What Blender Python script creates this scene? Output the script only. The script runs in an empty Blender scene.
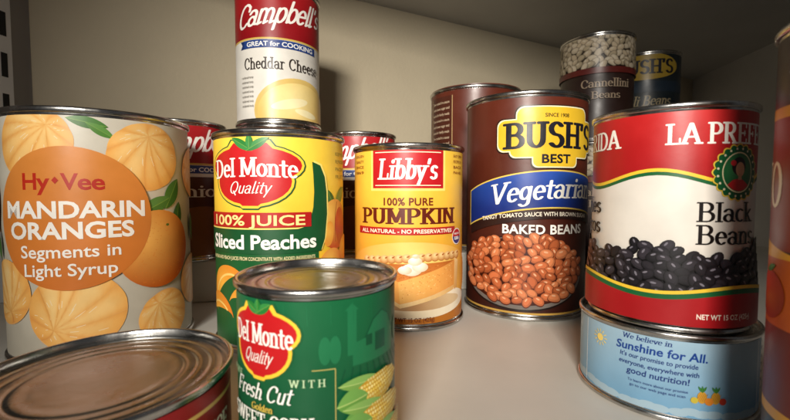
import bpy, bmesh, math, random
from mathutils import Vector, Matrix
from mathutils.geometry import tessellate_polygon
S = 0.01
D = bpy.data
scene = bpy.context.scene
COL = scene.collection

# ------------------------------------------------------------------ helpers
def lin(c):
    return tuple(((x/255)/12.92 if x/255 <= .04045 else ((x/255+.055)/1.055)**2.4) for x in c[:3])

def link(o):
    COL.objects.link(o); return o

def mat(name, base=(.5,.5,.5), metal=0, rough=.5, noise=0, nscale=20, bump=0, bscale=200, coat=0, vcol=False, rnoise=0, spec=.5):
    m = D.materials.new(name); m.use_nodes = True
    nt = m.node_tree; N = nt.nodes; L = nt.links
    p = N["Principled BSDF"]
    p.inputs["Metallic"].default_value = metal
    p.inputs["Roughness"].default_value = rough
    p.inputs["Base Color"].default_value = (*base, 1)
    p.inputs["Coat Weight"].default_value = coat
    p.inputs["Coat Roughness"].default_value = .25
    p.inputs["Specular IOR Level"].default_value = spec
    tc = N.new("ShaderNodeTexCoord")
    nz = N.new("ShaderNodeTexNoise"); nz.inputs["Scale"].default_value = nscale; nz.inputs["Detail"].default_value = 6
    L.new(tc.outputs["Object"], nz.inputs["Vector"])
    mr = N.new("ShaderNodeMapRange"); mr.inputs["To Min"].default_value = 1-noise; mr.inputs["To Max"].default_value = 1+noise*.4
    mr.inputs["From Min"].default_value = .3; mr.inputs["From Max"].default_value = .7
    L.new(nz.outputs["Fac"], mr.inputs["Value"])
    mx = N.new("ShaderNodeMix"); mx.data_type = 'RGBA'; mx.blend_type = 'MULTIPLY'; mx.inputs["Factor"].default_value = 1
    if vcol:
        at = N.new("ShaderNodeAttribute"); at.attribute_name = "Col"
        L.new(at.outputs["Color"], mx.inputs["A"])
    else:
        mx.inputs["A"].default_value = (*base, 1)
    L.new(mr.outputs["Result"], mx.inputs["B"])
    L.new(mx.outputs["Result"], p.inputs["Base Color"])
    if rnoise:
        m2 = N.new("ShaderNodeMapRange"); m2.inputs["From Min"].default_value = .3; m2.inputs["From Max"].default_value = .7
        m2.inputs["To Min"].default_value = max(.03, rough-rnoise); m2.inputs["To Max"].default_value = rough+rnoise
        L.new(nz.outputs["Fac"], m2.inputs["Value"]); L.new(m2.outputs["Result"], p.inputs["Roughness"])
    if bump:
        n2 = N.new("ShaderNodeTexNoise"); n2.inputs["Scale"].default_value = bscale; n2.inputs["Detail"].default_value = 4
        L.new(tc.outputs["Object"], n2.inputs["Vector"])
        bp = N.new("ShaderNodeBump"); bp.inputs["Strength"].default_value = bump; bp.inputs["Distance"].default_value = .0006
        L.new(n2.outputs["Fac"], bp.inputs["Height"]); L.new(bp.outputs["Normal"], p.inputs["Normal"])
    return m

M_LABEL = mat("printed_paper", rough=.40, noise=.10, nscale=60, bump=.15, bscale=90, coat=.06, vcol=True, rnoise=.08, spec=.4)
M_TIN = mat("tin_plate", base=(.54,.53,.51), metal=1, rough=.24, noise=.28, nscale=90, bump=.14, bscale=300, rnoise=.08)
M_LID = mat("lid_tin", base=(.37,.37,.35), metal=1, rough=.31, noise=.34, nscale=60, bump=.28, bscale=240, rnoise=.12)
M_WALL = mat("painted_wall", base=lin((200,187,160)), rough=.8, noise=.08, nscale=9, bump=.5, bscale=260)
M_SIDE = mat("side_panel", base=lin((158,156,154)), rough=.6, noise=.08, nscale=12, bump=.2, bscale=200)
M_SIDE2 = mat("side_panel_pale", base=lin((226,224,222)), rough=.6, noise=.08, nscale=12, bump=.2, bscale=200)
M_SHELF = mat("white_melamine", base=lin((220,216,207)), rough=.40, noise=.10, nscale=14, bump=.14, bscale=150)
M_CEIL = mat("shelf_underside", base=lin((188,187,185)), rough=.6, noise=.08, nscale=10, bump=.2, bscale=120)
M_BRK = mat("bracket_steel", base=lin((226,226,224)), rough=.45, noise=.05)
M_DARK = mat("slot_dark", base=(.01,.01,.01), rough=.8)

# ------------------------------------------------------------------ serif stroke font
def _arc(cx, cy, rx, ry, a0, a1):
    n = max(5, int(abs(a1-a0)/22))
    return [(cx+rx*math.cos(math.radians(a0+(a1-a0)*i/n)), cy+ry*math.sin(math.radians(a0+(a1-a0)*i/n))) for i in range(n+1)]
I = lambda x,a,b: ('I',x,a,b)
l_ = lambda *p: ('l',list(p))
A_ = lambda *a: ('l',_arc(*a))
s_ = lambda x,y: ('s',x,y)
G = {
'A':(.88,[l_((.1,0),(.42,1)),l_((.44,1),(.78,0)),l_((.24,.33),(.66,.33)),s_(.1,0),s_(.78,0)]),
'B':(.78,[I(.17,0,1),l_((.17,1),(.4,1)),A_(.4,.76,.22,.24,90,-90),l_((.4,.52),(.17,.52)),A_(.42,.26,.26,.26,90,-90),l_((.42,0),(.17,0))]),
'C':(.8,[A_(.45,.5,.34,.5,45,315),l_((.7,.85),(.7,.68))]),
'D':(.85,[I(.17,0,1),l_((.17,1),(.36,1)),A_(.36,.5,.37,.5,90,-90),l_((.36,0),(.17,0))]),
'E':(.74,[I(.17,0,1),l_((.17,1),(.62,1)),l_((.17,.5),(.5,.5)),l_((.17,0),(.64,0)),('t',.62,1,.8),('t',.64,0,.2),('t',.5,.6,.4)]),
'F':(.7,[I(.17,0,1),l_((.17,1),(.62,1)),l_((.17,.5),(.5,.5)),('t',.62,1,.8),('t',.5,.6,.4)]),
'G':(.85,[A_(.45,.5,.34,.5,45,320),l_((.7,.4),(.7,.1)),l_((.5,.42),(.78,.42))]),
'H':(.86,[I(.17,0,1),I(.68,0,1),l_((.17,.5),(.68,.5))]),
'I':(.36,[I(.18,0,1)]),
'K':(.85,[I(.17,0,1),l_((.66,1),(.22,.45)),l_((.34,.58),(.7,0)),s_(.7,0),s_(.66,1)]),
'L':(.7,[I(.17,0,1),l_((.17,0),(.6,0)),('t',.62,0,.25)]),
'M':(1.0,[I(.15,0,1),l_((.17,1),(.5,.1)),l_((.5,.1),(.8,1)),I(.84,0,1)]),
'N':(.88,[I(.15,0,1),l_((.17,1),(.7,0)),I(.7,0,1)]),
'O':(.88,[A_(.43,.5,.34,.5,0,360)]),
'P':(.74,[I(.17,0,1),l_((.17,1),(.38,1)),A_(.38,.73,.25,.27,90,-90),l_((.38,.46),(.17,.46))]),
'Q':(.88,[A_(.43,.5,.34,.5,0,360),l_((.45,.2),(.75,-.15))]),
'R':(.82,[I(.17,0,1),l_((.17,1),(.38,1)),A_(.38,.74,.24,.26,90,-90),l_((.38,.48),(.17,.48)),l_((.38,.48),(.68,0)),s_(.7,0)]),
'S':(.68,[A_(.34,.75,.22,.25,30,270),A_(.34,.25,.24,.25,90,-150)]),
'T':(.76,[I(.38,0,1),l_((.08,1),(.68,1)),('t',.07,1,.78),('t',.69,1,.78)]),
'U':(.86,[l_((.17,1),(.17,.32)),A_(.42,.32,.25,.32,180,360),l_((.67,.32),(.67,1)),s_(.17,1),s_(.67,1)]),
'V':(.86,[l_((.1,1),(.42,0)),l_((.44,0),(.74,1)),s_(.1,1),s_(.76,1)]),
'W':(1.15,[l_((.1,1),(.33,0)),l_((.33,0),(.57,1)),l_((.57,1),(.8,0)),l_((.8,0),(1.03,1)),s_(.1,1),s_(1.03,1)]),
'Y':(.8,[l_((.08,1),(.4,.5)),l_((.72,1),(.4,.5)),I(.4,0,.5),s_(.08,1),s_(.72,1)]),
'a':(.6,[A_(.27,.46,.19,.2,160,0),l_((.46,.46),(.46,.04)),A_(.27,.19,.19,.19,0,360),l_((.46,.04),(.56,.02))]),
'b':(.62,[l_((.15,0),(.15,1)),A_(.34,.33,.2,.33,0,360),s_(.12,1)]),
'c':(.54,[A_(.3,.33,.21,.33,50,310)]),
'd':(.64,[A_(.28,.33,.2,.33,0,360),l_((.48,0),(.48,1)),s_(.45,1),s_(.51,0)]),
'e':(.58,[A_(.3,.33,.21,.33,5,315),l_((.1,.36),(.5,.36))]),
'f':(.42,[l_((.2,0),(.2,.8)),A_(.33,.8,.13,.2,180,60),l_((.05,.62),(.38,.62)),s_(.2,0)]),
'g':(.62,[A_(.28,.36,.2,.3,0,360),l_((.48,.66),(.48,-.1)),A_(.28,-.1,.2,.18,0,-150)]),
'h':(.66,[I(.15,0,1),A_(.33,.42,.18,.24,170,0),l_((.51,.42),(.51,0)),s_(.51,0)]),
'i':(.32,[I(.16,0,.64),('d',.16,.88)]),
'j':(.32,[l_((.16,.64),(.16,-.2)),('d',.16,.88)]),
'k':(.62,[I(.15,0,1),l_((.5,.64),(.18,.3)),l_((.26,.36),(.52,0)),s_(.54,0)]),
'l':(.32,[I(.16,0,1)]),
'm':(.95,[I(.15,0,.64),A_(.31,.42,.16,.24,170,0),l_((.47,.42),(.47,0)),A_(.63,.42,.16,.24,170,0),l_((.79,.42),(.79,0)),s_(.47,0),s_(.79,0)]),
'n':(.66,[I(.15,0,.64),A_(.33,.42,.18,.24,170,0),l_((.51,.42),(.51,0)),s_(.51,0)]),
'o':(.6,[A_(.3,.33,.22,.33,0,360)]),
'p':(.64,[I(.15,-.32,.64),A_(.35,.33,.2,.33,0,360)]),
'r':(.48,[I(.15,0,.64),A_(.32,.42,.17,.22,170,50)]),
's':(.48,[A_(.24,.49,.15,.17,30,270),A_(.24,.16,.16,.16,90,-150)]),
't':(.42,[l_((.2,.88),(.2,.12)),A_(.32,.14,.12,.14,180,290),l_((.04,.64),(.38,.64))]),
'u':(.66,[l_((.15,.64),(.15,.22)),A_(.33,.22,.18,.22,180,350),l_((.51,.64),(.51,0)),s_(.12,.64),s_(.48,.64)]),
'v':(.58,[l_((.08,.64),(.28,0)),l_((.3,0),(.5,.64)),s_(.08,.64),s_(.5,.64)]),
'y':(.6,[l_((.08,.64),(.3,.02)),l_((.52,.64),(.2,-.32)),s_(.08,.64),s_(.52,.64)]),
"'":(.24,[l_((.12,1),(.09,.78))]),
'.':(.26,[('d',.12,.03)]), '!':(.3,[l_((.15,1),(.15,.35)),('d',.15,.03)]), '-':(.4,[l_((.08,.4),(.32,.4))]), ' ':(.34,[]),
}
def hull(pts):
    pts = sorted(set((round(a,5),round(b,5)) for a,b in pts))
    def half(ps):
        h=[]
        for p in ps:
            while len(h)>1 and (h[-1][0]-h[-2][0])*(p[1]-h[-2][1])-(h[-1][1]-h[-2][1])*(p[0]-h[-2][0])<=0: h.pop()
            h.append(p)
        return h
    a=half(pts); b=half(pts[::-1]); return a[:-1]+b[:-1]
def serif_polys(s, thick=.17, thin=.07, grow=0, track=0, noserif=False):
    out=[]; x0=0
    a=thick/2+grow; b=thin/2+grow
    nib=[(a*math.cos(math.pi*2*i/10+.314), b*math.sin(math.pi*2*i/10+.314)) for i in range(10)]
    nib2=[(b*math.cos(math.pi*2*i/8+.39), b*math.sin(math.pi*2*i/8+.39)) for i in range(8)]
    def seg(p,q,nb): out.append(hull([(x0+p[0]+n[0],p[1]+n[1]) for n in nb]+[(x0+q[0]+n[0],q[1]+n[1]) for n in nb]))
    sl=thick*.5+.07
    for ch in s:
        w,st=G.get(ch,G[' '])
        for t in st:
            if t[0]=='l':
                for i in range(len(t[1])-1): seg(t[1][i],t[1][i+1],nib)
            elif t[0]=='I':
                seg((t[1],t[2]),(t[1],t[3]),nib)
                if noserif:
                    if t[2]==0: seg((t[1],0),(t[1]+.16,.06),nib2)
                else:
                    for y in (t[2],t[3]): seg((t[1]-sl,y),(t[1]+sl,y),nib2)
            elif t[0]=='s':
                if noserif:
                    if t[2]==0: seg((t[1],0),(t[1]+.16,.07),nib2)
                else: seg((t[1]-sl,t[2]),(t[1]+sl,t[2]),nib2)
            elif t[0]=='t': seg((t[1],t[2]),(t[1],t[3]),nib2)
            elif t[0]=='d': seg((t[1],t[2]),(t[1],t[2]+.001),[(a*1.1*math.cos(k),a*1.1*math.sin(k)) for k in [i*.785 for i in range(8)]])
        x0+=w+track
    return out, x0-track
_cache={}
def sans_mesh(s, bold, track):
    k=(s,bold,track)
    if k in _cache: return _cache[k]
    c=D.curves.new("t","FONT"); c.body=s; c.size=1; c.offset=bold; c.space_character=1+track; c.resolution_u=3; c.fill_mode='FRONT'
    o=D.objects.new("t",c); COL.objects.link(o)
    bpy.context.view_layer.update()
    dg=bpy.context.evaluated_depsgraph_get(); oe=o.evaluated_get(dg); me=oe.to_mesh()
    vs=[(v.co.x,v.co.y) for v in me.vertices]; fs=[]
    me.calc_loop_triangles()
    for t in me.loop_triangles: fs.append(tuple(t.vertices))
    oe.to_mesh_clear(); D.objects.remove(o); D.curves.remove(c)
    _cache[k]=(vs,fs); return vs,fs

# ------------------------------------------------------------------ label art
def ell(u,v,a,b=None,rot=0,n=28,a0=0,a1=360):
    b=a if b is None else b; r=math.radians(rot); pts=[]
    m=n if abs(a1-a0)>=360 else n+1
    for i in range(m):
        t=math.radians(a0+(a1-a0)*i/n); x=a*math.cos(t); y=b*math.sin(t)
        pts.append((u+x*math.cos(r)-y*math.sin(r), v+x*math.sin(r)+y*math.cos(r)))
    return pts
class Art:
    def __init__(s,R,v0,v1,bg):
        s.R=R; s.v0=v0; s.v1=v1; s.bm=bmesh.new(); s.ci=s.bm.faces.layers.int.new("ci"); s.pal=[]; s.z=0.0
        P=math.pi*R
        n=12
        for i in range(n):
            s.poly([(-P,v0+(v1-v0)*i/n),(P,v0+(v1-v0)*i/n),(P,v0+(v1-v0)*(i+1)/n),(-P,v0+(v1-v0)*(i+1)/n)],bg,dz=0)
        s.z=.003
    def col(s,c):
        s.pal.append(c if callable(c) else lin(c)); return len(s.pal)-1
    def tris(s,vs,fs,c,dz=.0008):
        k=s.col(c) if not isinstance(c,int) else c
        s.z+=dz
        V=[s.bm.verts.new((a,b,s.z)) for a,b in vs]
        for f in fs:
            if len(set(f))<3: continue
            try: F=s.bm.faces.new([V[i] for i in f])
            except ValueError: continue
            F[s.ci]=k
    def poly(s,pts,c,holes=(),dz=.0008):
        loops=[[Vector((a,b,0)) for a,b in pts]]+[[Vector((a,b,0)) for a,b in h] for h in holes]
        t=tessellate_polygon(loops); flat=[(v.x,v.y) for lp in loops for v in lp]
        s.tris(flat,t,c,dz)
    def rect(s,u0,v0,u1,v1,c): s.poly([(u0,v0),(u1,v0),(u1,v1),(u0,v1)],c)
    def rrect(s,u0,v0,u1,v1,r,c):
        p=[]
        for cx,cy,a in ((u1-r,v1-r,0),(u0+r,v1-r,90),(u0+r,v0+r,180),(u1-r,v0+r,270)):
            for i in range(6):
                t=math.radians(a+18*i); p.append((cx+r*math.cos(t),cy+r*math.sin(t)))
        s.poly(p,c)
    def vrect(s,u0,v0,u1,v1,c,n=6):
        for i in range(n): s.poly([(u0,v0+(v1-v0)*i/n),(u1,v0+(v1-v0)*i/n),(u1,v0+(v1-v0)*(i+1)/n),(u0,v0+(v1-v0)*(i+1)/n)],c,dz=.0008 if i==0 else 0)
    def band(s,u0,u1,f0,f1,c,n=24):
        lo=[(u0+(u1-u0)*i/n,f0(u0+(u1-u0)*i/n)) for i in range(n+1)]
        hi=[(u0+(u1-u0)*i/n,f1(u0+(u1-u0)*i/n)) for i in range(n+1)]
        s.poly(lo+hi[::-1],c)
    def line(s,pts,w,c):
        for i in range(len(pts)-1):
            (a,b),(p,q)=pts[i],pts[i+1]; d=math.hypot(p-a,q-b) or 1; nx,ny=-(q-b)/d*w/2,(p-a)/d*w/2
            s.poly([(a-nx,b-ny),(p-nx,q-ny),(p+nx,q+ny),(a+nx,b+ny)],c,dz=.0003)
    def text(s,t,u,v,h,c,w=None,font='sans',bold=.02,shear=0,rot=0,arch=0,grow=0,thick=.17,thin=.07,track=0):
        if font=='sans':
            vs,fs=sans_mesh(t,bold,track); b0=sans_mesh(t,0.0,track)[0]
            if not vs: return
            xs=[a for a,_ in b0]; x0,x1=min(xs),max(xs); cap=.73; groups=[(vs,fs)]
        else:
            pl,wd=serif_polys(t,thick,thin,grow,track,font=='script'); x0,x1=0.05,wd-.05; cap=1.0
            groups=[(p,[(0,i,i+1) for i in range(1,len(p)-1)]) for p in pl]
        sy=h/cap; sx=sy if w is None else w/(x1-x0)
        cx=(x0+x1)/2; cr,sr=math.cos(math.radians(rot)),math.sin(math.radians(rot)); hw=(x1-x0)/2*sx
        k=s.col(c)
        for gv,gf in groups:
            o=[]
            for a,b in gv:
                X=(a-cx)*sx+shear*(b-cap/2)*sy; Y=(b-cap/2)*sy; Y-=arch*(X/hw)**2
                o.append((u+X*cr-Y*sr, v+X*sr+Y*cr))
            s.tris(o,gf,k,dz=.0012 if font=='sans' else .00012)
        s.z+=.001
    def build(s,name):
        bm=s.bm; N=150; step=2*math.pi*s.R/N; P=math.pi*s.R
        for i in range(1,N):
            x=-P+i*step
            bmesh.ops.bisect_plane(bm,geom=bm.verts[:]+bm.edges[:]+bm.faces[:],plane_co=(x,0,0),plane_no=(1,0,0),dist=1e-6)
        for vv,nn in ((s.v0,(0,-1,0)),(s.v1,(0,1,0))):
            bmesh.ops.bisect_plane(bm,geom=bm.verts[:]+bm.edges[:]+bm.faces[:],plane_co=(0,vv,0),plane_no=nn,dist=1e-6,clear_outer=True)
        bm.verts.ensure_lookup_table()
        uv=[(v.co.x,v.co.y) for v in bm.verts]; nor=[]
        cols=[]
        for f in bm.faces:
            if f.normal.z<0: f.normal_flip()
        for f in bm.faces:
            c=s.pal[f[s.ci]]
            for lp in f.loops:
                a,b=uv[lp.vert.index]; cc=c(a,b) if callable(c) else c
                cols.extend((cc[0],cc[1],cc[2],1))
        for v in bm.verts:
            u,vv,z=v.co; r=s.R+z
            k=(u+P)/step; i=math.floor(k); fr=k-i
            a0=(i*step-P)/s.R; a1=((i+1)*step-P)/s.R; a=u/s.R
            x=r*(math.sin(a0)*(1-fr)+math.sin(a1)*fr); y=-r*(math.cos(a0)*(1-fr)+math.cos(a1)*fr)
            v.co=(x*S,y*S,vv*S); nor.append((math.sin(a),-math.cos(a),0))
        me=D.meshes.new(name); bm.to_mesh(me); bm.free()
        at=me.color_attributes.new("Col",'FLOAT_COLOR','CORNER'); at.data.foreach_set("color",cols)
        for p in me.polygons: p.use_smooth=True
        me.normals_split_custom_set_from_vertices(nor)
        me.materials.append(M_LABEL)
        return me

def mixc(a,b,t): 
    t=max(0,min(1,t)); return tuple(a[i]*(1-t)+b[i]*t for i in range(3))
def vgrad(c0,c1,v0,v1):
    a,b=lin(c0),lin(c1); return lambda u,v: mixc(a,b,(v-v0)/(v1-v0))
def rgrad(c0,c1,cu,cv,r):
    a,b=lin(c0),lin(c1); return lambda u,v: mixc(a,b,math.hypot(u-cu,v-cv)/r)
def disc(A,u,v,a,b,rot,c,rings=4,n=26):
    vs=[(u,v)]; fs=[]
    for k in range(1,rings+1): vs+=ell(u,v,a*k/rings,b*k/rings,rot,n)
    for i in range(n): fs.append((0,1+i,1+(i+1)%n))
    for k in range(rings-1):
        o=1+k*n; p=o+n
        for i in range(n):
            j=(i+1)%n; fs.append((o+i,p+i,p+j)); fs.append((o+i,p+j,o+j))
    A.tris(vs,fs,c)

def beans(A,inside,u0,u1,v0,v1,a,b,cols,dark,hi,seed=1):
    r=random.Random(seed); pts=[]
    for _ in range(5500):
        u=r.uniform(u0,u1); v=r.uniform(v0,v1)
        if inside(u,v) and all(math.hypot(u-p[0],(v-p[1])*1.15)>a*1.08 for p in pts): pts.append((u,v))
    pts.sort(key=lambda p:-p[1])
    ks=[A.col(c) for c in cols]; kd=A.col(dark); kh=A.col(hi)
    mid=[A.col(tuple(min(255,x*1.13+3) for x in c)) for c in cols]
    def E(u,v,aa,bb,ro,k,n=14,bend=0):
        p=ell(0,0,aa,bb,0,n); R=math.radians(ro); q=[]
        for x,y in p:
            y+=bend*(x/aa)**2*bb; q.append((u+x*math.cos(R)-y*math.sin(R),v+x*math.sin(R)+y*math.cos(R)))
        A.poly(q,k,dz=.0003)
    for u,v in pts:
        ro=r.uniform(-70,70); sc=r.uniform(.84,1.14); be=r.uniform(-.35,.1); i=r.randrange(len(ks))
        E(u,v-.03,a*sc*1.10,b*sc*1.16,ro,kd,14,be); E(u,v,a*sc,b*sc,ro,ks[i],14,be)
        E(u-.02*a,v+.12*b,a*sc*.78,b*sc*.66,ro,mid[i],12,be)
        if r.random()<.8: E(u-.12*a,v+.38*b,a*sc*.34,b*sc*.2,ro,kh,8)
def leaf(A,u,v,l,w,rot,c=(60,110,40),c2=(120,160,70)):
    r=math.radians(rot); up=[];dn=[]
    for i in range(11):
        t=i/10; x=(t-.5)*l; y=w/2*math.sin(math.pi*t)**.8
        up.append((x,y)); dn.append((x,-y))
    T=lambda p:(u+p[0]*math.cos(r)-p[1]*math.sin(r), v+p[0]*math.sin(r)+p[1]*math.cos(r))
    A.poly([T(p) for p in up+dn[-2:0:-1]],c); A.poly([T(p) for p in up],tuple(min(255,x+14) for x in c)); A.line([T((-l*.5,0)),T((l*.45,0))],w*.05,c2)
def peeled(A,u,v,r,seed=0,rot=0):
    """peeled mandarin seen from the side: uneven lobes meeting near one edge"""
    q=random.Random(seed)
    disc(A,u,v-.01*r,r*.99,r*.93,rot,(236,180,112),2,40)
    n=9; th=q.uniform(0,6.28); cu,cv=u+.62*r*math.cos(th),v+.58*r*math.sin(th)
    ang=[0.0]
    for i in range(n): ang.append(ang[-1]+q.uniform(.65,1.4))
    ang=[a/ang[-1]*math.tau+th for a in ang]
    lt,md,dk=lin((252,214,142)),lin((245,184,98)),lin((226,148,66))
    for i in range(n):
        a0,a1=ang[i],ang[i+1]; vs=[];fs=[];cl=[]
        m=6; K=8; tone=q.uniform(-.10,.10)
        for j in range(K+1):
            t=.0+1.0*j/K
            for s in range(m):
                w=s/(m-1); a=a0+(a1-a0)*(.008+.984*w)
                bul=.975+.02*math.sin(math.pi*w)
                eu,ev=u+r*bul*math.cos(a),v+r*bul*.93*math.sin(a)
                px,py=cu+(eu-cu)*t,cv+(ev-cv)*t
                bow=.10*math.sin(math.pi*t)*r
                px+=-bow*math.sin(th)*.5; py+=bow*math.cos(th)*.5
                vs.append((px,py))
                side=math.sin(math.pi*w)**.45; dd=math.hypot(px-u,(py-v)/.93)/r; rad=1-.5*max(0,dd-.62)/.38
                lightd=.82+.18*((v and (py-v)/r)-(px-u)/r*.4)
                shade=(.45+.55*side)*rad*lightd+tone
                cl.append(mixc(dk,md,shade*2) if shade<.5 else mixc(md,lt,(shade-.5)*2))
        for j in range(K):
            for s in range(m-1):
                o=j*m+s; fs.append((o,o+1,o+m+1)); fs.append((o,o+m+1,o+m))
        lut=list(zip(vs,cl))
        def cf(x,y,lut=lut):
            b=sorted(((px-x)**2+(py-y)**2,c) for (px,py),c in lut)[:3]
            W=[1/(d+1e-6) for d,_ in b]; S_=sum(W)
            return tuple(sum(W[i]*b[i][1][k] for i in range(3))/S_ for k in range(3))
        A.tris(vs,fs,cf,dz=.0002)
        am=(a0+a1)/2
        for _ in range(3):
            t0=q.uniform(.2,.75); w=am+q.uniform(-.2,.2)
            A.line([(cu+(u+r*math.cos(w)-cu)*t0,cv+(v+.93*r*math.sin(w)-cv)*t0),(cu+(u+r*math.cos(w+.08)-cu)*(t0+.12),cv+(v+.93*r*math.sin(w+.08)-cv)*(t0+.12))],r*.014,(252,228,184))
def orange(A,u,v,r):
    disc(A,u,v,r,r,0,rgrad((250,186,92),(186,86,20),u-.3*r,v+.35*r,r*1.35),8,40)
    q=random.Random(3); k=A.col((224,126,40))
    for i in range(120):
        a=q.uniform(0,6.28); d=math.sqrt(q.random())*.93*r; p=ell(u+d*math.cos(a),v+d*math.sin(a),.026,.02,0,6); A.tris(p,[(0,j,j+1) for j in range(1,5)],k,dz=.00001)
    A.poly(ell(u+.25*r,v+.6*r,.1,.07),(90,110,40))
def crescent(A,u,v,r,rot,c0=(252,190,70),c1=(222,110,24)):
    o=ell(u,v,r,r*.98,rot,20,0,180)
    inn=ell(u,v,r*.98,r*.38,rot,20,0,180)
    A.poly(o+inn[::-1],rgrad(c0,c1,u-.3*r,v+.2*r,r*1.4))
    mid=ell(u,v,r*.8,r*.62,rot,14,25,140); A.line(mid,r*.07,(254,215,120))
def fruitlogo(A,u,v,w,h,leafy=True):
    def shape(g,c):
        A.poly(ell(u,v+.16*h,w/2+g,h*.30+g),c); A.poly(ell(u,v-.1*h,w*.40+g,h*.38+g),c)
        A.poly([(u-w*.30-g,v+.3*h),(u+w*.30+g,v+.3*h),(u+w*.17+g,v+.52*h+g),(u,v+.46*h+g),(u-w*.17-g,v+.52*h+g)],c)
        A.poly([(u-w*.3-g,v-.2*h),(u+w*.3+g,v-.2*h),(u+w*.08,v-.50*h-g),(u-w*.08,v-.50*h-g)],c)
    shape(.20,(28,92,50)); shape(.13,(246,200,60)); shape(0,(190,26,30))
    if leafy:
        leaf(A,u-.08*w,v+.50*h,w*.26,h*.14,150,(40,120,50)); leaf(A,u+.08*w,v+.50*h,w*.26,h*.14,30,(40,120,50))
        leaf(A,u,v+.55*h,w*.14,h*.12,90,(40,120,50))
    A.text("Del Monte",u,v+.13*h,h*.29,(250,246,236),w=w*.90,font='serif',thick=.18,thin=.085,arch=.03*h)
    A.text("Quality",u,v-.2*h,h*.19,(250,246,236),w=w*.42,font='script',thick=.12,thin=.06,shear=.35)

# ------------------------------------------------------------------ can builder
def revolve(name,prof,seg=128,m=M_TIN,captop=False):
    vs=[];fs=[]
    for r,z in prof:
        for i in range(seg):
            a=2*math.pi*i/seg; vs.append((r*S*math.cos(a),r*S*math.sin(a),z*S))
    for j in range(len(prof)-1):
        for i in range(seg):
            k=(i+1)%seg; fs.append((j*seg+i,j*seg+k,(j+1)*seg+k,(j+1)*seg+i))
    if captop: fs.append(tuple((len(prof)-1)*seg+i for i in range(seg)))
    me=D.meshes.new(name); me.from_pydata(vs,[],fs); me.materials.append(m)
    for p in me.polygons: p.use_smooth=len(p.vertices)<5
    return me
def seam(R,z,up):
    s=1 if up else -1
    p=[(R-.20,-.34),(R-.19,-.06),(R-.155,-.015),(R-.10,0),(R-.045,-.02),(R-.005,-.07),(R,-.14),(R-.01,-.25),(R-.05,-.285),(R-.12,-.30)]
    return [(r,z+s*d) for r,d in p]
CAMZ=9.5; EYE=11.6
FAR=9.5/8.5; NEAR=9.5/11.6
def can(name,label,cat,R,H,x,y,z,deg,art,s=FAR,rings=3):
    global S
    root=D.objects.new(name,None); root.empty_display_size=.02; link(root)
    root.location=(x*s*.01,y*s*.01,(CAMZ+(z-EYE)*s)*.01); root.rotation_euler=(0,0,math.radians(deg))
    root["label"]=label; root["category"]=cat
    S=.01*s
    def part(nm,me):
        o=D.objects.new(nm,me); link(o); o.parent=root; return o
    body=[(R-.13,.28),(R-.13,.36),(R-.16,.42),(R-.16,H-.42),(R-.13,H-.36),(R-.13,H-.28)]
    part("body",revolve("body",body))
    t=seam(R,H,True); part("rim",revolve("rim",t))
    b=[(r,-(zz-H)) for r,zz in t][::-1]; part("rim",revolve("rim",b))
    part("base",revolve("base",[(R-.2,.34),(R-.6,.3),(.02,.28)],captop=True))
    c=H-.34
    lp=[(R-.20,c),(R-.23,c-.03),(R-.33,c-.035),(R-.40,c+.01),(R-.46,c+.03)]
    r=R-.66
    for i in range(rings):
        for dr,dz in ((0,.03),(.04,.026),(.09,.005),(.14,-.004),(.19,.005),(.24,.026),(.28,.03)): lp.append((r-dr,c+dz-.012*i))
        r-=.28+.20
    lp+=[(r,c+.0),(r-.1,c-.02),(r-.3,c-.02),(.02,c-.02)]
    part("lid",revolve("lid",lp,m=M_LID,captop=True))
    part("paper_label",art.build("paper_label"))
    S=.01
    return root
def A0(R,H,bg,lo=.42,hi=.42): return Art(R-.12,lo,H-hi,bg)

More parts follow.
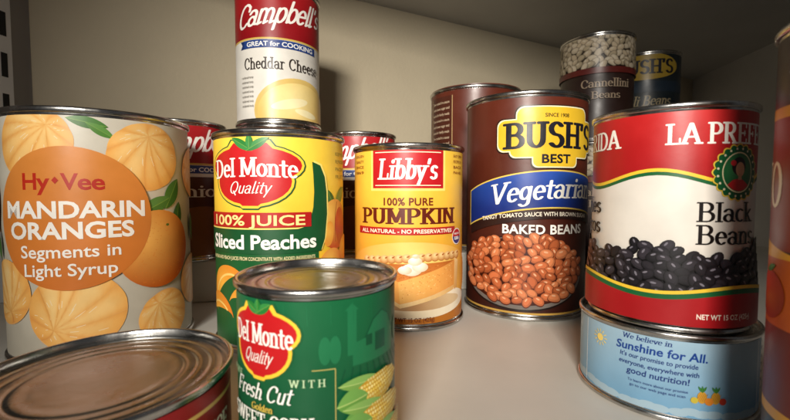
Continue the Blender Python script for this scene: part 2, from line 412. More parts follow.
# ------------------------------------------------------------------ labels
def art_peach():
    A=A0(3.75,11.6,vgrad((236,184,34),(248,210,72),0,11))
    A.rect(-9,.4,2.0,5.3,(24,90,44)) ; A.rect(5.2,.4,11.7,3.2,(24,90,44))
    for (u,v,r,ro) in [(-3.2,3.0,1.6,40),(-4.2,1.6,1.5,10),(-1.6,2.2,1.5,-20),(.4,2.8,1.6,30),(2.2,1.6,1.5,-10),(-5.6,3.4,1.4,70),(1.7,3.7,1.2,60),(-.6,1.0,1.4,10)]:
        crescent(A,u,v,r,ro)
    leaf(A,3.9,8.15,1.7,.65,40,(70,110,40)); leaf(A,2.9,8.0,1.2,.5,120,(50,96,36))
    disc(A,3.3,6.6,1.3,1.4,8,rgrad((253,206,96),(196,62,30),2.8,7.2,1.9),8,40)
    disc(A,3.9,6.4,.62,1.15,8,rgrad((214,92,50),(176,48,34),3.8,6.9,1.2),5,28)
    disc(A,2.7,6.1,.4,.7,-10,rgrad((252,196,84),(240,160,60),2.7,6.2,.6),3,20)
    A.line([(3.45,7.85),(3.28,7.2),(3.24,6.5),(3.3,5.6)],.05,(150,56,30))
    disc(A,3.0,4.35,1.05,.95,0,rgrad((253,200,90),(214,90,36),2.8,4.7,1.3),6,30); disc(A,3.0,4.3,.38,.42,0,(140,50,28),3,18)
    disc(A,4.6,5.0,.9,.9,0,rgrad((250,190,80),(202,80,34),4.4,5.3,1.1),5,26)
    base=[(-9,5.25),(2.1,5.25)]; side=[(2.38,5.9),(2.55,7.2),(2.52,8.4),(2.4,9.2),(2.1,9.8),(1.6,9.98)]
    back=[(1.66,9.3),(1.70,8.4),(1.64,7.6),(1.5,7.0),(1.25,6.62),(.8,6.5),(-9,6.5)]
    A.poly([(a+(.09 if a>-5 else 0),b+.07) for a,b in base+side+back],(250,226,120)); A.poly(base+side+back,(20,80,42))
    fruitlogo(A,-1.55,9.25,5.2,3.1)
    A.rect(-4.6,6.6,1.5,7.36,(178,30,28)); A.text("100% JUICE",-1.45,6.98,.54,(250,232,150),w=5.2,font='sans',bold=.018)
    A.text("Sliced Peaches",-1.25,5.88,.74,(252,250,240),w=6.0,font='sans',bold=.026,track=-.01)
    A.text("IN PEAR AND PEACH JUICES FROM CONCENTRATE WITH ADDED INGREDIENTS",-1.3,5.02,.19,(235,225,170),w=6.0,bold=.014)
    for i,t in enumerate(["KEEP PEACHES","REFRIGERATED","PACKED IN","FRUIT JUICE"]):
        A.text(t,4.1,10.5-i*.42,.2,(90,90,30),w=1.7,bold=.01)
    return A
def art_corn():
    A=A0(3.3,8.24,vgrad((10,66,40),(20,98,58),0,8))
    g=(30,112,70); g2=(12,78,48)
    A.poly([(1.2,5.4),(3.4,5.4),(3.4,6.3),(3.05,6.9),(2.6,7.15),(2.1,6.9),(1.7,6.3),(1.2,6.2)],g)
    A.rect(1.0,5.8,1.35,7.4,g); A.poly([(.9,7.4),(1.45,7.4),(1.17,7.65)],g); A.rect(2.2,5.7,2.8,6.4,g2); A.rect(1.75,6.0,2.05,6.4,g2); A.line([(1.7,6.3),(2.1,6.9),(2.6,7.15),(3.05,6.9),(3.4,6.3)],.05,g2)
    for i in range(26):
        u=-10+i*.8; A.line([(u,7.7),(u+.02,7.0)],.02,g)
    for i in range(12): A.line([(.9+.3*i,5.35),(.6+.42*i,4.5)],.045,g2)
    for x in (.2,.55,3.8): disc(A,x,6.1,.22,.5,0,g,2,14)
    A.line([(.55,5.45),(.55,.5)],.035,(184,170,96)); A.line([(-.25,5.45),(.55,5.45)],.035,(184,170,96))
    fruitlogo(A,-2.25,6.3,3.05,2.4,True)
    A.text("WITH",-.4,5.02,.25,(200,226,180),w=1.2,font='serif',thick=.15,track=.3)
    A.text("THE",-3.6,4.98,.22,(190,220,170),w=.8,font='serif',thick=.15,track=.3)
    A.text("Fresh Cut",-2.2,4.58,.58,(250,250,240),w=2.6,font='script',thick=.15,thin=.07,shear=.3)
    A.text("Golden",-2.1,4.02,.24,(240,205,90),w=.95,font='script',thick=.14,shear=.2)
    A.text("SWEET CORN",-2.0,3.56,.52,(250,250,238),w=3.6,font='serif',thick=.18,thin=.08)
    A.text("WHOLE KERNEL",-1.9,2.85,.24,(240,205,90),w=2.8,bold=.02,track=.1)
    A.text("NET WT 8.75 OZ (248g)",-1.6,1.1,.2,(235,235,220),w=2.4,bold=.01)
    def cob(u,v,l,w,rot,seed):
        r=math.radians(rot); T=lambda x,y:(u+x*math.cos(r)-y*math.sin(r), v+x*math.sin(r)+y*math.cos(r))
        leaf(A,*T(-.25*l,-.46*w),l*.85,w*.6,rot+10,(88,140,58),(160,190,100)); leaf(A,*T(-.3*l,.46*w),l*.75,w*.5,rot-10,(118,160,74),(180,204,120))
        A.poly([T(*p) for p in ell(0,0,l/2,w/2,0,24)],(196,146,40))
        q=random.Random(seed); nr=7
        for j in range(nr):
            yy=(j-(nr-1)/2)/(nr/2)*w*.5; x=-l*.5
            sh=1-.24*abs(j-(nr-1)*.62)/(nr/2)
            ks=[A.col(tuple(int(z*sh) for z in c)) for c in [(252,226,112),(248,214,88),(254,236,142)]]; kh=A.col((255,248,206))
            while x<l*.5:
                if (x/(l*.5))**2+(yy/(w*.5))**2<.93:
                    cx=x+(j%2)*.06
                    p=[T(*k) for k in ell(cx,yy,.054,w/nr*.44,0,8)]; A.tris(p,[(0,i,i+1) for i in range(1,7)],q.choice(ks),dz=.00002)
                    if j>nr*.45: p=[T(*k) for k in ell(cx-.01,yy+.015,.02,.016,0,6)]; A.tris(p,[(0,i,i+1) for i in range(1,5)],kh,dz=.00001)
                x+=.122
        leaf(A,*T(-.48*l,-.04*w),l*.5,w*.85,rot+2,(98,148,62),(170,196,110))
    cob(2.3,4.38,2.4,1.05,8,1); cob(2.55,3.35,2.6,1.1,3,2); cob(1.9,2.3,2.4,1.0,8,3); cob(3.6,2.3,2.2,1.0,2,4)
    return A
def art_pumpkin():
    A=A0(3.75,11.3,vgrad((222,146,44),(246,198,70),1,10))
    A.band(-11.4,11.4,lambda u:.3,lambda u:1.0,(190,114,30))
    A.rect(-2.45,8.45,2.4,11.0,(250,222,120)); A.rect(-2.3,8.6,2.25,10.98,(184,24,32))
    A.rect(-2.12,8.75,2.07,8.80,(250,235,200)); A.rect(-2.12,10.72,2.07,10.77,(250,235,200))
    A.text("Libby's",0,9.75,1.15,(252,248,238),w=3.6,font='serif',thick=.20,thin=.09,shear=.12)
    for s_u in (-3.7,3.7):
        for i,t in enumerate(["GOLDEN","QUALITY","SINCE","1869"] if s_u<0 else ["EASY OPEN","RECIPE ON","BACK","PANEL"]):
            A.text(t,s_u,10.6-i*.34,.17,(130,60,20),w=1.1,bold=.01)
    A.text("100% PURE",0,7.82,.46,(110,40,16),w=3.0,font='sans',bold=.025,track=.05)
    A.text("PUMPKIN",0,6.95,.88,(96,28,14),w=6.3,font='serif',thick=.22,thin=.10)
    A.rect(-3.6,5.82,3.3,6.26,(176,30,30)); A.text("ALL NATURAL - NO PRESERVATIVES",-.15,6.04,.24,(252,240,215),w=6.2,bold=.02)
    A.poly(ell(3.55,5.6,.52),(250,240,225)); A.poly(ell(3.55,5.6,.46),(190,30,40)); A.poly(ell(3.55,5.6,.46,.46,0,20,180,360),(30,50,120))
    A.text("MADE IN",3.55,5.78,.12,(255,255,255),w=.6,bold=.02); A.text("USA",3.55,5.5,.2,(255,255,255),w=.55,bold=.04)
    disc(A,.2,3.2,5.0,2.2,0,rgrad((250,218,130),(232,166,58),.2,3.2,4.6),6,40)
    disc(A,.2,1.7,4.4,.95,0,rgrad((236,216,178),(252,242,218),.2,1.75,4),4,40); disc(A,.3,1.75,3.5,.5,0,rgrad((176,128,78),(232,206,162),.3,1.7,3.5),5,36)
    def quadstrip(p0,p1,q0,q1,c0,c1,n=7):
        for k in range(n):
            a,b=k/n,(k+1)/n; L=lambda s,t,m:(s[0]+(t[0]-s[0])*m,s[1]+(t[1]-s[1])*m)
            col=tuple(int(c0[i]+(c1[i]-c0[i])*(a+.5/n)) for i in range(3))
            A.poly([L(p0,p1,a),L(p0,p1,b),L(q0,q1,b),L(q0,q1,a)],col,dz=.0002)
    # wedge: point towards lower front, crust along the back
    T0,TL,TR=(-.6,3.0),(-2.7,4.05),(3.25,4.15)     # top triangle
    B0,BL,BR=(-.5,1.65),(-2.55,2.75),(3.2,2.6)
    quadstrip(TL,T0,BL,B0,(222,150,72),(234,164,82),10); quadstrip(T0,TR,B0,BR,(242,184,100),(222,148,70),12)
    for k in range(8):
        a,b=k/8,(k+1)/8; L=lambda s,t,m:(s[0]+(t[0]-s[0])*m,s[1]+(t[1]-s[1])*m)
        A.poly([L(T0,TL,a),L(T0,TL,b),L(T0,TR,b),L(T0,TR,a)],tuple(int(x) for x in (214-26*a,128-24*a,56-16*a)),dz=.0002)
    q=random.Random(5)
    for i in range(120):
        t=q.uniform(.05,.95); w=q.uniform(.08,.8); x=T0[0]+(TR[0]-T0[0])*t; y0=T0[1]+(TR[1]-T0[1])*t; y1=B0[1]+(BR[1]-B0[1])*t
        A.poly(ell(x,y0+(y1-y0)*w,q.uniform(.02,.06),q.uniform(.015,.035),0,6),q.choice([(206,130,58),(246,196,122),(226,156,80)]),dz=.00004)
    for i in range(70):
        t=q.uniform(.15,.95); w=q.uniform(.05,.95); x0=T0[0]+(TL[0]-T0[0])*t; x1=T0[0]+(TR[0]-T0[0])*t; y0=T0[1]+(TL[1]-T0[1])*t; y1=T0[1]+(TR[1]-T0[1])*t
        A.poly(ell(x0+(x1-x0)*w,y0+(y1-y0)*w,q.uniform(.03,.09),.022,0,6),q.choice([(180,98,38),(222,144,72)]),dz=.00004)
    # pastry under the filling
    quadstrip(BL,B0,(-2.5,2.5),(-.48,1.4),(226,182,116),(240,204,142),8); quadstrip(B0,BR,(-.48,1.4),(3.15,2.32),(248,216,158),(222,174,108),10)
    # fluted browned crust along the back
    for i in range(15):
        u=-2.75+.44*i; v=4.2+.10*math.sin(i*.22)+.02*i; disc(A,u,v,.30,.27,15,rgrad((250,216,152),(182,112,46),u-.03,v+.11,.37),4,18); disc(A,u+.12,v+.12,.12,.05,20,(170,98,40),2,10)
    A.poly([(3.2,4.3),(3.62,4.1),(3.5,2.4),(3.18,2.3)],vgrad((214,160,92),(240,200,138),2.3,4.3))
    for (u,v,r) in [(.2,3.75,.62),(.7,3.9,.48),(-.2,3.72,.42),(.4,4.25,.42),(.45,4.55,.22)]: disc(A,u,v,r,r*.6,0,rgrad((254,251,242),(216,194,160),u-.1,v+.2,r*1.2),4,20)
    A.text("NET WT 15 OZ (425g)",.2,.72,.26,(110,40,16),w=2.8,bold=.015)
    return A
def art_bush():
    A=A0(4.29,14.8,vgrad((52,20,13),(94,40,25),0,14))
    A.band(-13,13,lambda u:.3,lambda u:.55,(190,150,70))
    A.rect(-9.2,1.2,-6.3,13.6,(74,34,22)); A.line([(-9.2,1.2),(-9.2,13.6)],.06,(200,170,120)); A.line([(-6.3,1.2),(-6.3,13.6)],.06,(200,170,120))
    for i in range(22): A.text(["Slow cooked in a sauce","with brown sugar and","spices for family meals"][i%3],-7.75,13.1-i*.52,.24,(212,190,160),w=2.3,bold=.006)
    lu=2.0
    def sh(g,c):
        A.rrect(lu-3.7-g,11.0-g,lu+3.7+g,12.95+g,.45,c); A.rrect(lu-2.5-g,12.2,lu+2.5+g,13.72+g,.5,c); A.rrect(lu-2.9-g,10.6-g,lu+2.9+g,12.2,.4,c); A.rrect(lu-1.5-g,9.98-g,lu+1.5+g,11.4,.35,c)
    sh(.14,(40,20,12)); sh(.07,(250,240,200)); sh(0,(232,188,46))
    A.text("SINCE 1908",lu,13.22,.24,(40,22,16),w=1.6,bold=.02)
    A.text("BUSH'S",lu+.05,11.98,1.5,(26,24,34),w=6.5,font='serif',thick=.23,thin=.12,arch=.04)
    A.text("BEST",lu,10.5,.56,(26,24,34),w=1.9,font='sans',bold=.03,track=.04)
    f=lambda u: 8.55+.06*(u-1)-.035*(u-1)**2
    A.band(-4.3,6.6,lambda u:f(u)-1.25,lambda u:f(u)+1.2,(232,200,90)); A.band(-4.2,6.5,lambda u:f(u)-1.16,lambda u:f(u)+1.11,vgrad((22,44,120),(40,80,170),7.2,9.8))
    A.text("Vegetarian",1.6,8.6,1.25,(252,250,242),w=7.4,font='serif',thick=.17,thin=.075,shear=.22,rot=3,arch=.25)
    A.band(-4.1,6.3,lambda u:f(u)-1.9,lambda u:f(u)-1.3,(44,24,20))
    A.text("TANGY TOMATO SAUCE WITH BROWN SUGAR",.95,6.98,.27,(245,235,215),w=7.6,bold=.015,arch=.3,rot=1.5)
    A.text("BAKED BEANS",1.4,6.0,.60,(250,246,236),w=5.4,font='sans',bold=.025,track=.04)
    disc(A,-.2,3.1,4.5,2.45,0,(26,16,14),3,44); A.poly(ell(-.2,3.12,4.40,2.36,0,44),(112,104,98)); A.poly(ell(-.2,3.22,4.25,2.2,0,44),(60,22,10))
    beans(A,lambda u,v:((u+.2)/4.15)**2+((v-3.38)/2.14)**2<1,-4.4,4.2,1,5.6,.40,.28,[(178,96,56),(164,84,46),(186,110,68),(154,78,42)],(90,36,18),(228,172,132),seed=4)
    return A
def art_black():
    A=A0(3.94,11.3,(228,222,212))
    fb=lambda u:7.75+.35*math.cos(u*.9+.4)
    A.band(-12.37,12.37,lambda u:fb(u),lambda u:11.2,vgrad((160,20,26),(192,36,36),7,11),n=60)
    A.band(-12.37,12.37,lambda u:fb(u)-.12,lambda u:fb(u)+.05,(240,200,60),n=60); A.band(-12.37,12.37,lambda u:fb(u)-.30,lambda u:fb(u)-.12,(24,96,52),n=60)
    A.text("LA PREFERIDA",3.75,9.78,.94,(250,245,235),w=7.6,font='serif',thick=.20,thin=.095)
    A.text("LA PREFERIDA",-6.1,9.78,.94,(250,245,235),w=7.6,font='serif',thick=.20,thin=.095)
    e=(3.2,7.9)
    sc=lambda r0,am,n=20:[(e[0]+(r0+am*abs(math.cos(n/2*t)))*math.cos(t),e[1]+(r0+am*abs(math.cos(n/2*t)))*1.0*math.sin(t)) for t in [i*math.tau/160 for i in range(160)]]
    A.poly(sc(1.28,.12),(236,200,70)); A.poly(sc(1.21,.12),(20,92,50)); disc(A,*e,.92,.98,0,(236,226,180),2,36); disc(A,*e,.86,.92,0,rgrad((70,150,88),(22,96,54),e[0],8.1,1.0),4,36)
    for i in range(20):
        a=(i+.5)*math.tau/20; A.poly(ell(e[0]+1.12*math.cos(a),e[1]+1.14*math.sin(a),.06,.06,0,8),(236,226,190),dz=.0001)
    A.poly([(2.55,7.3),(2.85,7.55),(3.15,7.6),(3.45,7.55),(3.8,7.3),(3.55,7.08),(3.2,7.0),(2.85,7.08)],(196,34,36))
    disc(A,3.18,8.2,.42,.44,0,(34,22,20),2,22); disc(A,3.25,8.05,.27,.35,0,(214,166,128),3,20); A.poly([(3.13,7.55),(3.36,7.55),(3.33,7.85),(3.16,7.85)],(204,156,118)); disc(A,2.85,8.35,.16,.14,0,(206,40,44),2,12)
    A.text("Black",2.75,6.0,.90,(20,16,16),w=2.9,font='serif',thick=.16,thin=.07)
    A.text("Beans",2.85,4.9,.90,(20,16,16),w=3.1,font='serif',thick=.16,thin=.07)
    A.text("Frijoles",-5.3,6.22,.85,(20,16,16),w=3.6,font='serif',thick=.2,thin=.08)
    A.text("Negros",-5.15,5.1,.85,(20,16,16),w=3.3,font='serif',thick=.2,thin=.08)
    A.band(-12,12,lambda u:1.9,lambda u:3.5+.25*math.cos(u*1.1),(20,17,20))
    beans(A,lambda u,v:v<4.05+.3*math.cos(u*1.1+.5)+.12*math.sin(u*4) ,-7,7,1.9,4.6,.35,.24,[(34,31,36),(26,24,28),(44,40,46)],(10,9,11),(120,116,126),seed=8)
    fc=lambda u:2.05-.22*math.cos(u*.8+.5)
    A.band(-12,12,lambda u:.3,fc,(168,24,30),n=60); A.band(-12,12,lambda u:fc(u)-.2,lambda u:fc(u)+.06,(24,96,52),n=60); A.band(-12,12,lambda u:fc(u)+.05,lambda u:fc(u)+.22,(240,200,60),n=60)
    A.text("NET WT 15 OZ (425g)",2.6,.95,.26,(250,235,220),w=2.6,bold=.02)
    return A
def art_short_blue():
    A=A0(4.46,4.54,vgrad((120,172,208),(164,196,216),.5,4.2),.38,.38)
    q=random.Random(2)
    for i in range(12):
        u=-13+2.3*i
        for j in range(4): A.poly(ell(u+j*.5,.62+q.uniform(-.1,.1),.45,.2,0,16),(172,200,216),dz=.0001)
    nav=(26,54,124); c=-.15
    A.text("We believe in",c-.5,3.95,.26,nav,w=2.2,font='serif',thick=.16,shear=.15)
    A.text("Sunshine for All.",c+.1,3.47,.44,(24,66,146),w=4.0,bold=.02,shear=.1,arch=.04)
    for i,(t,w) in enumerate([("It's our promise to provide",3.4),("everyone, everywhere with",3.5),("good nutrition!",2.7)]):
        A.text(t,c,2.98-i*.40,.25 if i<2 else .33,nav,w=w,bold=.012,shear=.1)
    A.text("To learn more about our promise",c,1.68,.14,nav,w=2.6,bold=.006); A.text("go to our web page and scan",c,1.44,.14,nav,w=2.4,bold=.006)
    for i in range(12):
        a=math.radians(30*i); A.line([(-3.1+.28*math.cos(a),3.35+.28*math.sin(a)),(-3.1+.46*math.cos(a),3.35+.46*math.sin(a))],.05,(246,216,120))
    A.poly(ell(-3.1,3.35,.21),(250,220,120))
    for u in (1.75,2.35): 
        A.poly(ell(u,1.5,.21,.3),(216,160,56)); 
        for k in range(-2,3): A.line([(u+k*.08-.09,1.3),(u+k*.08+.09,1.7)],.015,(170,100,30))
        for k in (60,90,120): leaf(A,u+.18*math.cos(math.radians(k)),1.9,.36,.10,k,(50,120,50))
    A.poly(ell(2.05,1.32,.19),(232,140,46)); A.poly(ell(2.68,1.34,.17),(196,60,40)); A.poly(ell(1.42,1.34,.16),(210,190,70))
    A.line([(5.0,.5),(5.0,4.1)],.05,(240,244,246)); A.line([(-4.2,.5),(-4.2,4.1)],.05,(240,244,246))
    for i in range(6): A.text("Nutrition information per serving",7.2,3.7-i*.42,.17,(40,60,110),w=3.4,bold=.006)
    return A
def art_mandarin():
    A=A0(4.4,12.4,vgrad((186,180,164),(208,202,186),0,12))
    peeled(A,-3.0,10.7,1.9,1); leaf(A,-.6,11.7,1.7,.55,-12); leaf(A,-.1,11.35,1.3,.45,-32,(80,130,50)); peeled(A,1.9,10.2,1.85,3,30)
    leaf(A,3.3,8.3,1.9,.9,60); leaf(A,2.3,7.7,1.9,.8,25,(70,120,50)); leaf(A,3.7,7.0,1.7,.75,80,(50,96,40))
    peeled(A,-1.3,2.7,2.1,5); peeled(A,-4.9,3.6,1.7,6); peeled(A,2.7,1.7,1.5,7,60); peeled(A,5.4,3.2,1.6,8); peeled(A,5.8,9.6,1.6,9); peeled(A,-7.2,8,1.8,11)
    orange(A,2.35,5.4,2.05)
    leaf(A,-5.6,5.9,1.6,.6,110); leaf(A,5.4,6.3,1.8,.7,100)
    disc(A,-1.45,7.15,3.4,3.4,0,vgrad((206,116,44),(216,136,60),4,10),5,64)
    wt=(246,242,234)
    for i,(ch,uu,ww) in enumerate([("H",-3.0,.62),("y",-2.38,.50),("V",-1.33,.62),("e",-.76,.46),("e",-.24,.46)]):
        A.text(ch,uu,8.92,.78,(184,42,24),w=ww,font='sans',bold=.022)
    A.poly([(-2.02,8.95),(-1.88,9.12),(-1.74,8.95),(-1.88,8.78)],(184,42,24))
    A.text("MANDARIN",-1.35,7.6,.80,wt,w=5.9,bold=.03); A.text("ORANGES",-1.5,6.62,.80,wt,w=5.2,bold=.03)
    A.text("Segments in",-1.5,5.62,.60,wt,w=4.1,bold=.012); A.text("Light Syrup",-1.5,4.75,.60,wt,w=3.8,bold=.012)
    for i,t in enumerate(["Simple","whole fruit","ready to eat"]): A.text(t,-6.0,11.5-i*.6,.35,(70,60,50),w=1.7,bold=.01)
    return A
def art_soup(kind,R,H,off=0,dv=0):
    A=A0(R,H,(228,224,215)); k=H/10.1; f=R/3.3
    A.vrect(-11.4,6.15*k+dv,11.4,H,vgrad((140,16,24),(178,28,34),6*k,10*k)) 
    A.rect(-11.4,6.05*k+dv,11.4,6.18*k+dv,(214,180,90))
    for o in (off,off+10.2*f):
        A.text("Campbell",o-.3,8.0*k+dv*.7,1.5,(250,246,238),w=6.1*f,font='script',thick=.155,thin=.10,shear=.48,rot=6,track=-.07)
        A.text("'s",o+3.3,8.4*k+dv*.7,1.35,(250,246,238),w=.85*f,font='script',thick=.155,thin=.10,shear=.48,rot=6,track=-.05)
        A.rect(o-2.9,5.45*k+dv,o+2.9,6.02*k+dv,(36,64,130)); A.poly([(o-3.3,5.45*k+dv),(o-2.9,5.45*k+dv),(o-2.9,6.02*k+dv),(o-3.3,6.02*k+dv),(o-3.1,5.73*k+dv)],(24,46,100))
        A.text("GREAT for COOKING",o,5.74*k+dv,.34,(250,250,245),w=5.2,bold=.02)
    if kind=='cheese':
        A.text("Cheddar Cheese",off+.1,4.35,.78,(44,34,30),w=5.9,font='serif',thick=.15,thin=.07,track=.03)
        disc(A,off+1.3,1.0,3.3,2.4,0,(222,190,110),4,40); disc(A,off+1.3,.9,3.05,2.15,0,rgrad((246,228,162),(230,192,100),off+.8,1.8,3),6,40)
        disc(A,off+.6,1.5,1.4,.35,12,(248,236,186),3,24); disc(A,off+1.9,.9,1.0,.25,-10,(248,236,186),3,24)
        for i in range(7): A.text("condensed soup",off-2.6,3.4-i*.34,.16,(90,80,70),w=1.1,bold=.005)
    else:
        A.vrect(-11.4,.3,11.4,5.2*k+dv,vgrad((52,22,16),(76,32,24),0,6))
        for o in (off,off+10.2*f):
            A.text(kind,o,4.2*k+dv,.85,(226,220,205),w=4.6,font='serif',thick=.15,thin=.06)
            disc(A,o+.3,1.6*k+dv*.6,3.0,1.9,0,(120,72,34),3,30)
    return A
def art_beans_plain(R,H,off,kind):
    if kind=='white':
        A=A0(R,H,(38,22,18)); k=H-11.1; A.rect(-12,7.6+k,12,H,(56,48,38))
        beans(A,lambda u,v:v>7.7+k,off-5.6,off+5.6,7.7+k,10.9+k,.44,.29,[(148,134,112),(134,122,100),(156,144,124)],(62,52,40),(184,174,154),seed=3)
        A.rect(-12,6.9+k,12,7.5+k,(84,26,22)); A.text("Cannellini",off+.9,5.9+k,.8,(140,122,102),w=4.6,font='serif'); A.text("Beans",off+.9,4.7+k,.7,(140,122,102),w=2.6,font='serif')
    else:
        A=A0(R,H,(20,29,34)); k=H-11.1; A.poly(ell(off,9.3+k,3.7,1.5),(146,120,40)); A.text("BUSH'S",off,9.3+k,1.5,(20,20,28),w=6.0,font='serif',thick=.22,thin=.12)
        A.rect(-12,6.4+k,12,7.6+k,(26,38,50)); A.text("Chili Beans",off,5.4+k,1.1,(140,126,98),w=5.6,font='serif',shear=.2); A.poly(ell(off,2.4+k,4,2),(48,24,18))
    return A
def art_yellow():
    A=A0(3.75,17.5,(60,12,10)); A.rect(-12,14.6,12,17.3,(34,12,10)); A.rect(-12,14.2,12,14.6,(216,160,40)); A.rect(-12,9.4,12,14.2,(128,14,12))
    A.band(-12,12,lambda u:9.0,lambda u:9.5+.3*math.sin(u*.8),(226,166,36),n=50); A.band(-12,12,lambda u:6.6,lambda u:9.1,(190,84,14)); A.rect(-12,3.6,12,6.6,(104,14,12)); A.rect(-12,3.2,12,3.6,(216,160,40)); A.rect(-12,.3,12,3.2,(40,12,10))
    for u in (-6.5,0.5): A.text("TOMATO",u,11.8,1.6,(230,220,200),w=5.6,font='serif',thick=.2)
    for u in (-4.2,-1.8,.6,3.0): disc(A,u,7.7,1.0,.9,0,rgrad((214,60,26),(140,24,14),u-.3,8.1,1.3),4,24); leaf(A,u,8.7,.8,.25,20)
    return A
def art_red_short(R,H):
    A=A0(R,H,vgrad((110,14,18),(150,22,26),0,H)); A.rect(-15,H-1.1,15,H-.95,(216,180,100))
    for o in (-7,1.5,10): A.text("TOMATO SAUCE",o,H-2.0,.7,(246,236,214),w=6,font='serif',thick=.2)
    return A

# ------------------------------------------------------------------ cans
Z1=3.1; Z2=6.3
can("fruit_can","white can of mandarin oranges with orange fruit pictures","food can",4.4,12.4,-16.6,22.9,Z1,36,art_mandarin())
can("fruit_can","yellow and green can of sliced peaches with red crest","food can",3.75,11.6,-6.75,23.77,Z1,15.86,art_peach())
can("corn_can","small green can of sweet corn with corn cobs printed","food can",3.3,8.24,-3.2,16.5,0,11.06,art_corn(),NEAR,rings=2)
can("pumpkin_can","yellow can of pure pumpkin with pie slice picture","food can",3.75,11.3,.91,27.3,Z1,-1.9,art_pumpkin())
can("bean_can","tall brown can of baked beans with blue banner","food can",4.29,14.8,9.55,29.6,Z1,-17.85,art_bush())
can("bean_can","red and white can of black beans on short blue can","food can",3.94,11.3,15.6,23.0,4.54,-34.1,art_black(),NEAR)
can("pineapple_can","short wide light blue can under the black beans","food can",4.46,4.54,15.8,23.3,0,-34.1,art_short_blue(),NEAR)
can("sauce_can","short wide can with bare metal lid and red label","food can",4.46,5.0,-10.8,14.5,0,36.5,art_red_short(4.46,5.0),NEAR,rings=3)
can("soup_can","red and white cheese soup can stacked on another can","soup can",3.3,10.1,-9.3,32.5,Z2+10.1,16,art_soup('cheese',3.3,10.1,.2))
can("soup_can","red soup can supporting the cheese soup can","soup can",3.3,10.1,-9.3,32.5,Z2,16,art_soup('Tomato',3.3,10.1,0,.9))
can("soup_can","red onion soup can behind the mandarin oranges","soup can",3.3,10.4,-16.8,31.7,Z2,27,art_soup('Onion',3.3,10.4,1.1,.9))
can("soup_can","red soup can behind the pumpkin can","soup can",3.3,10.1,-3.2,36,Z2,5,art_soup('Chicken',3.3,10.1,-.5,.9))
can("bean_can","tall brown bean can raised behind the baked beans","food can",4.3,14.3,7.66,38.6,Z2,47,art_bush())
can("bean_can","dark can of white cannellini beans stacked on another","food can",3.75,11.1,22.2,44.8,16.6,-26,art_beans_plain(3.75,11.1,0,'white'))
can("bean_can","plain dark can holding up the cannellini beans","food can",3.75,13.5,22.2,44.8,Z1,-26,art_beans_plain(3.75,13.5,0,'white'))
can("bean_can","dark blue bean can with yellow badge, stacked","food can",3.9,11.1,31.0,50.6,16.6,-32,art_beans_plain(3.9,11.1,.2,'blue'))
can("bean_can","dark bean can holding up the yellow badge can","food can",3.9,13.5,31.0,50.6,Z1,-32,art_beans_plain(3.9,13.5,0,'blue'))
can("tomato_can","tall dark red and yellow can at the shelf side","food can",3.75,17.5,17.4,13.2,0,-53,art_yellow(),NEAR)

# ------------------------------------------------------------------ shelf, walls
def prism(name,poly,z0,z1,m,bev=0,k=FAR):
    bm=bmesh.new(); a=[bm.verts.new((x*S*k,y*S*k,z0*S)) for x,y in poly]; b=[bm.verts.new((x*S*k,y*S*k,z1*S)) for x,y in poly]; n=len(poly)
    bm.faces.new(a[::-1]); bm.faces.new(b)
    for i in range(n): bm.faces.new((a[i],a[(i+1)%n],b[(i+1)%n],b[i]))
    bmesh.ops.recalc_face_normals(bm,faces=bm.faces)
    if bev: bmesh.ops.bevel(bm,geom=bm.edges[:],offset=bev*S,segments=3,profile=.5,affect='EDGES')
    me=D.meshes.new(name); bm.to_mesh(me); bm.free(); me.materials.append(m)
    o=link(D.objects.new(name,me)); return o
def struct(o,label,cat):
    o["kind"]="structure"; o["label"]=label; o["category"]=cat; return o
struct(prism("shelf",[(-40,-3),(60,-3),(75,95),(-40,60)],-1.9,0,M_SHELF,.12),"white pantry shelf board under the cans","shelf")
BW=[(-29.6,33.1),(58,79)]
ZT=9.5+21.4*FAR
struct(prism("back_wall",[BW[0],BW[1],(57,81),(-30.6,35.1)],-3,ZT+1.9,M_WALL),"cream painted back wall of the pantry","wall")
struct(prism("side_wall",[(-33,0),(-29.6,33.1),(-30.6,35.1),(-36,0)],-3,ZT+1.9,M_SIDE),"grey pantry side panel beside the cream wall","wall")
struct(prism("side_wall",[(46.5,0),(50,0),(62,79),(58,79)],-3,ZT+1.9,M_SIDE2),"pale grey pantry side panel in shade","wall")
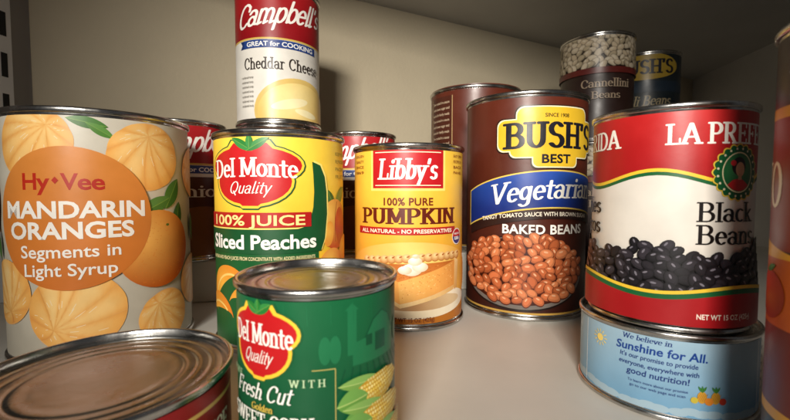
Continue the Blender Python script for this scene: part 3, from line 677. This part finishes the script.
struct(prism("upper_shelf",[(-40,14),(60,14),(75,95),(-40,60)],ZT,ZT+1.8,M_CEIL,.1),"grey white underside of the shelf above","shelf")
r1=prism("shelf_riser",[(-23,28.2),(13,35.2),(13,53.6),(-23,35.2)],.01,(Z2-Z1)*FAR,M_SHELF,.15)
r1["label"]="low white step riser carrying the rear cans"; r1["category"]="shelf riser"
def upright():
    root=D.objects.new("shelf_upright",None); link(root); root["label"]="pale slotted metal upright on the grey panel"; root["category"]="shelf bracket"
    dx,dy=-.1027,-1.0; x0,y0=-29.6,33.1
    P=lambda t,o:(x0+dx*t+o,y0+dy*t)
    o=prism("channel",[P(1.9,.0),P(3.4,.0),P(3.4,.5),P(1.9,.5)],0.02,ZT-.05,M_BRK,.06); o.parent=root
    for k in range(9):
        s=prism("slot",[P(2.3,.502),P(2.75,.502),P(2.75,.52),P(2.3,.52)],2.0+3.4*k,4.0+3.4*k,M_DARK); s.parent=root
upright()

# ------------------------------------------------------------------ camera, light, world
cd=D.cameras.new("camera"); cam=link(D.objects.new("camera",cd)); scene.camera=cam
cd.sensor_width=36; cd.lens=36*400/790; cd.clip_start=.005; cd.clip_end=20
cd.dof.use_dof=True; cd.dof.focus_distance=.24; cd.dof.aperture_fstop=18
cam.location=(0,0,CAMZ*.01); cam.rotation_euler=(math.radians(90-2.86),0,0)
def area(nm,loc,target,sx,sy,e,col,spread=180):
    ld=D.lights.new(nm,'AREA'); ld.shape='RECTANGLE'; ld.size=sx; ld.size_y=sy; ld.energy=e; ld.color=col; ld.spread=math.radians(spread)
    o=link(D.objects.new(nm,ld)); o.location=loc; d=Vector(target)-Vector(loc); o.rotation_euler=d.to_track_quat('-Z','Y').to_euler(); return o
area("room_light",(-.12,-.54,.36),(.025,.35,.125),.20,.15,.86,(1,.94,.85),43)
w=D.worlds.new("World"); scene.world=w; w.use_nodes=True
w.node_tree.nodes["Background"].inputs["Color"].default_value=(.95,.96,1,1); w.node_tree.nodes["Background"].inputs["Strength"].default_value=.055
scene.view_settings.view_transform='Standard'; scene.view_settings.look='None'; scene.view_settings.exposure=0
